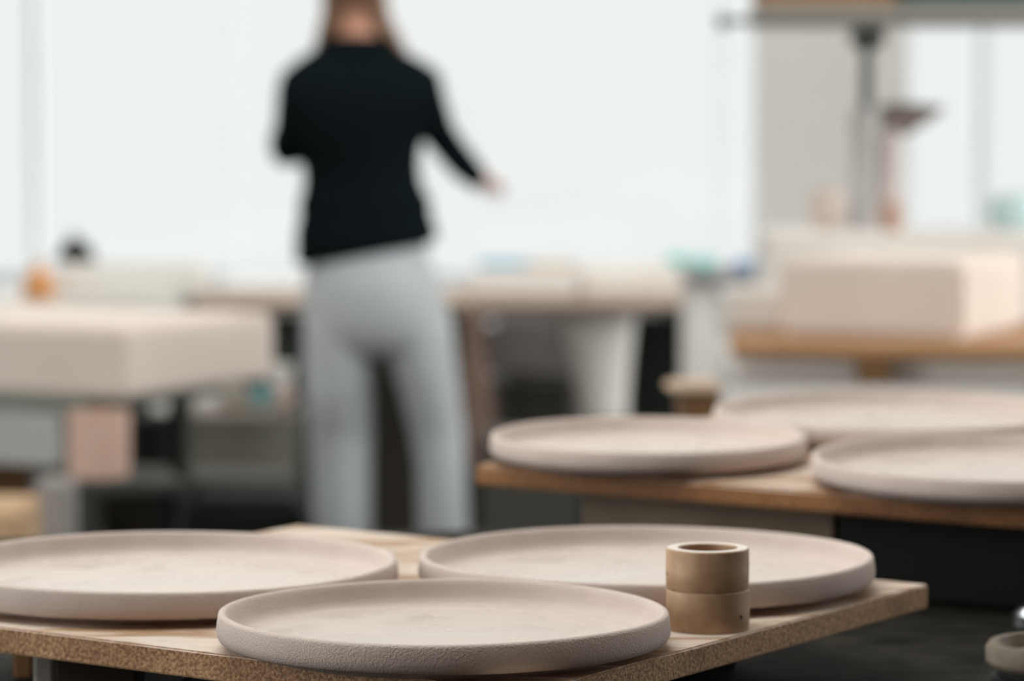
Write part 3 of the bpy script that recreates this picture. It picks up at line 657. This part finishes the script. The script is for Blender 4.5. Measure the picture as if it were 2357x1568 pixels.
obj('beige_box', prism(NB(), [p0[:], p3[:], p2[:], p1[:]], ZP, ZP + hgt, .012), PLASTERW, smooth=True, label='big beige box with rounded corner on the raised plank', cat='box')
gbox('white_box', 1668, 1800, 664, 780, 6.05, .1, PLASTER, 'small white box at the left end of the raised plank', 'box', zb=ZP, bev=.01)
# white slab stack behind
gbox('white_block', 1765, 2357 + 260, 534, 700, 6.75, .35, PLASTER, 'long white block behind the big beige box', 'block', zb=ZR, bev=.01)
zs = P(2000, 534, 6.75).z
# column stand on the white block
cxp = P(1992, 300, 6.95).x; yc = 6.93
t = thing('clay_press', 'upright press with grey barrel, dark rod and slanting brown arm on the white block', 'press', (cxp, yc, zs))
def zz(py, Y=yc): return P(1990, py, Y).z
obj('barrel', lathe(NB(), cxp, yc, [(0, zs), (.034, zs), (.034, zz(260)), (.028, zz(250)), (0, zz(248))], 32), mat('press_grey', (188, 186, 184), .5), t, smooth=True)
obj('rod', lathe(NB(), cxp, yc, [(0, zz(247.5)), (.013, zz(247.5)), (.013, zz(110)), (0, zz(110))], 24), DARKM, t, smooth=True, label='dark upright rod')
obj('head', rbox(NB(), cxp, yc, zz(109.5), .07, .06, zz(66) - zz(109.5), 0, .006), DARKM, t)
h = NB(); a0, a1 = P(2034, 284, yc), P(2165, 252, yc)
tube(h, [a0, a0.lerp(a1, .4) + Vector((0, 0, .000)), a1], [.040, .034, .007], 16, flat=.6); obj('arm', h, mat('arm_brown', (118, 106, 100), .7), t, smooth=True, label='slanting brown arm')
obj('side_tube', tube(NB(), [P(2050, 318, yc - .02), P(2052, 400, yc - .02), P(2046, 500, yc - .02)], [.022, .020, .026], 16), mat('tube_pink', (206, 194, 190), .7), t, smooth=True)
# pots on the white block
def pot(px0, px1, pyt, Y, m, label, name='clay_pot', cat='pot'):
    a = P(px0, pyt, Y); c = P(px1, pyt, Y); r = (c.x - a.x) / 2; x = (a.x + c.x) / 2; h_ = a.z - zs
    return obj(name, lathe(NB(), x, Y, [(0, zs), (r * .7, zs), (r, zs + h_ * .4), (r * .9, zs + h_ * .8), (r * .75, zs + h_), (r * .65, zs + h_), (r * .75, zs + h_ * .8), (r * .8, zs + h_ * .4), (0, zs + h_ * .1)], 32), m, smooth=True, label=label, cat=cat)
pot(1860, 1948, 436, 6.88, mat('pale_pink_pot', (204, 188, 178), .8), 'pale pinkish pot left of the press')
pot(2025, 2082, 462, 6.80, TERRA, 'small terracotta pot right at the foot of the press')
pot(2270, 2400, 450, 6.95, mat('pale_teal', (196, 218, 218), .6), 'pale teal tub at the right photo edge on the white block', 'teal_tub', 'tub')
# shelf above
YS = 6.9
zsh = P(2000, 56, YS).z
t = thing('hanging_shelf', 'grey shelf across the top right of the photo with boxes on it', 'shelf', (1.1, YS, zsh))
xs0 = P(1738, 40, YS).x
obj('shelf_board', box(NB(), (xs0, YS - .12, zsh), (1.75, YS + .22, zsh + .036), .002), mat('shelf_grey', (160, 154, 146), .6), t)
obj('shelf_rail', tube(NB(), [(P(1662, 50, YS - .09).x, YS - .135, P(1662, 50, YS - .09).z), (1.74, YS - .135, P(1662, 50, YS).z)], [.006, .006], 10), DARKM, t, smooth=True)
obj('rail_knob', ellipsoid(NB(), P(1663, 50, YS - .135), (.014, .014, .016), 16, 10), DARKM, t, smooth=True)
for x in (xs0 + .12, 1.5):
    obj('hanger', box(NB(), (x - .008, YS + .18, zsh + .0365), (x + .008, YS + .196, CEIL - .0005)), GREY, t)
zst = zsh + .0362
gbox('cardboard_box', 1748, 2062, -60, 20, YS - .08, .22, CARD, 'brown cardboard box on the hanging shelf', 'box', zb=zst)
gbox('green_box', 2080, 2480, -60, 20, YS - .08, .22, mat('dark_teal_box', (44, 80, 76), .6), 'dark green box on the hanging shelf at the right', 'box', zb=zst)
# grey-topped table by the window post
yG = 7.9
zg = P(1700, 632, yG).z
t = thing('grey_table', 'grey-topped table with a white leg near the window post', 'table', (P(1720, 640, yG).x, yG + .3, 0))
xg0, xg1 = P(1588, 640, yG).x, P(1850, 640, yG).x
obj('table_top', box(NB(), (xg0, yG, zg - .026), (xg1, yG + .5, zg), .003), mat('tt_grey', (140, 134, 132), .6), t)
for x, y in ((xg0 + .036, yG + .05), (xg1 - .04, yG + .05), (xg0 + .036, yG + .45), (xg1 - .04, yG + .45)):
    obj('leg', rbox(NB(), x, y, 0, .066, .05, zg - .0265, 0, .004), PLASTER, t)
gbox('blue_box', 1690, 1752, 600, 632, yG + .15, .1, BLUE, 'small blue box on the grey-topped table', 'box', zb=zg + .0003, bev=.004)
gbox('teal_bag', 1592, 1655, 590, 632, yG + .12, .1, mat('teal2', (150, 205, 198), .6), 'soft teal bag on the grey-topped table beside the window post', 'bag', zb=zg + .0003, bev=.015)
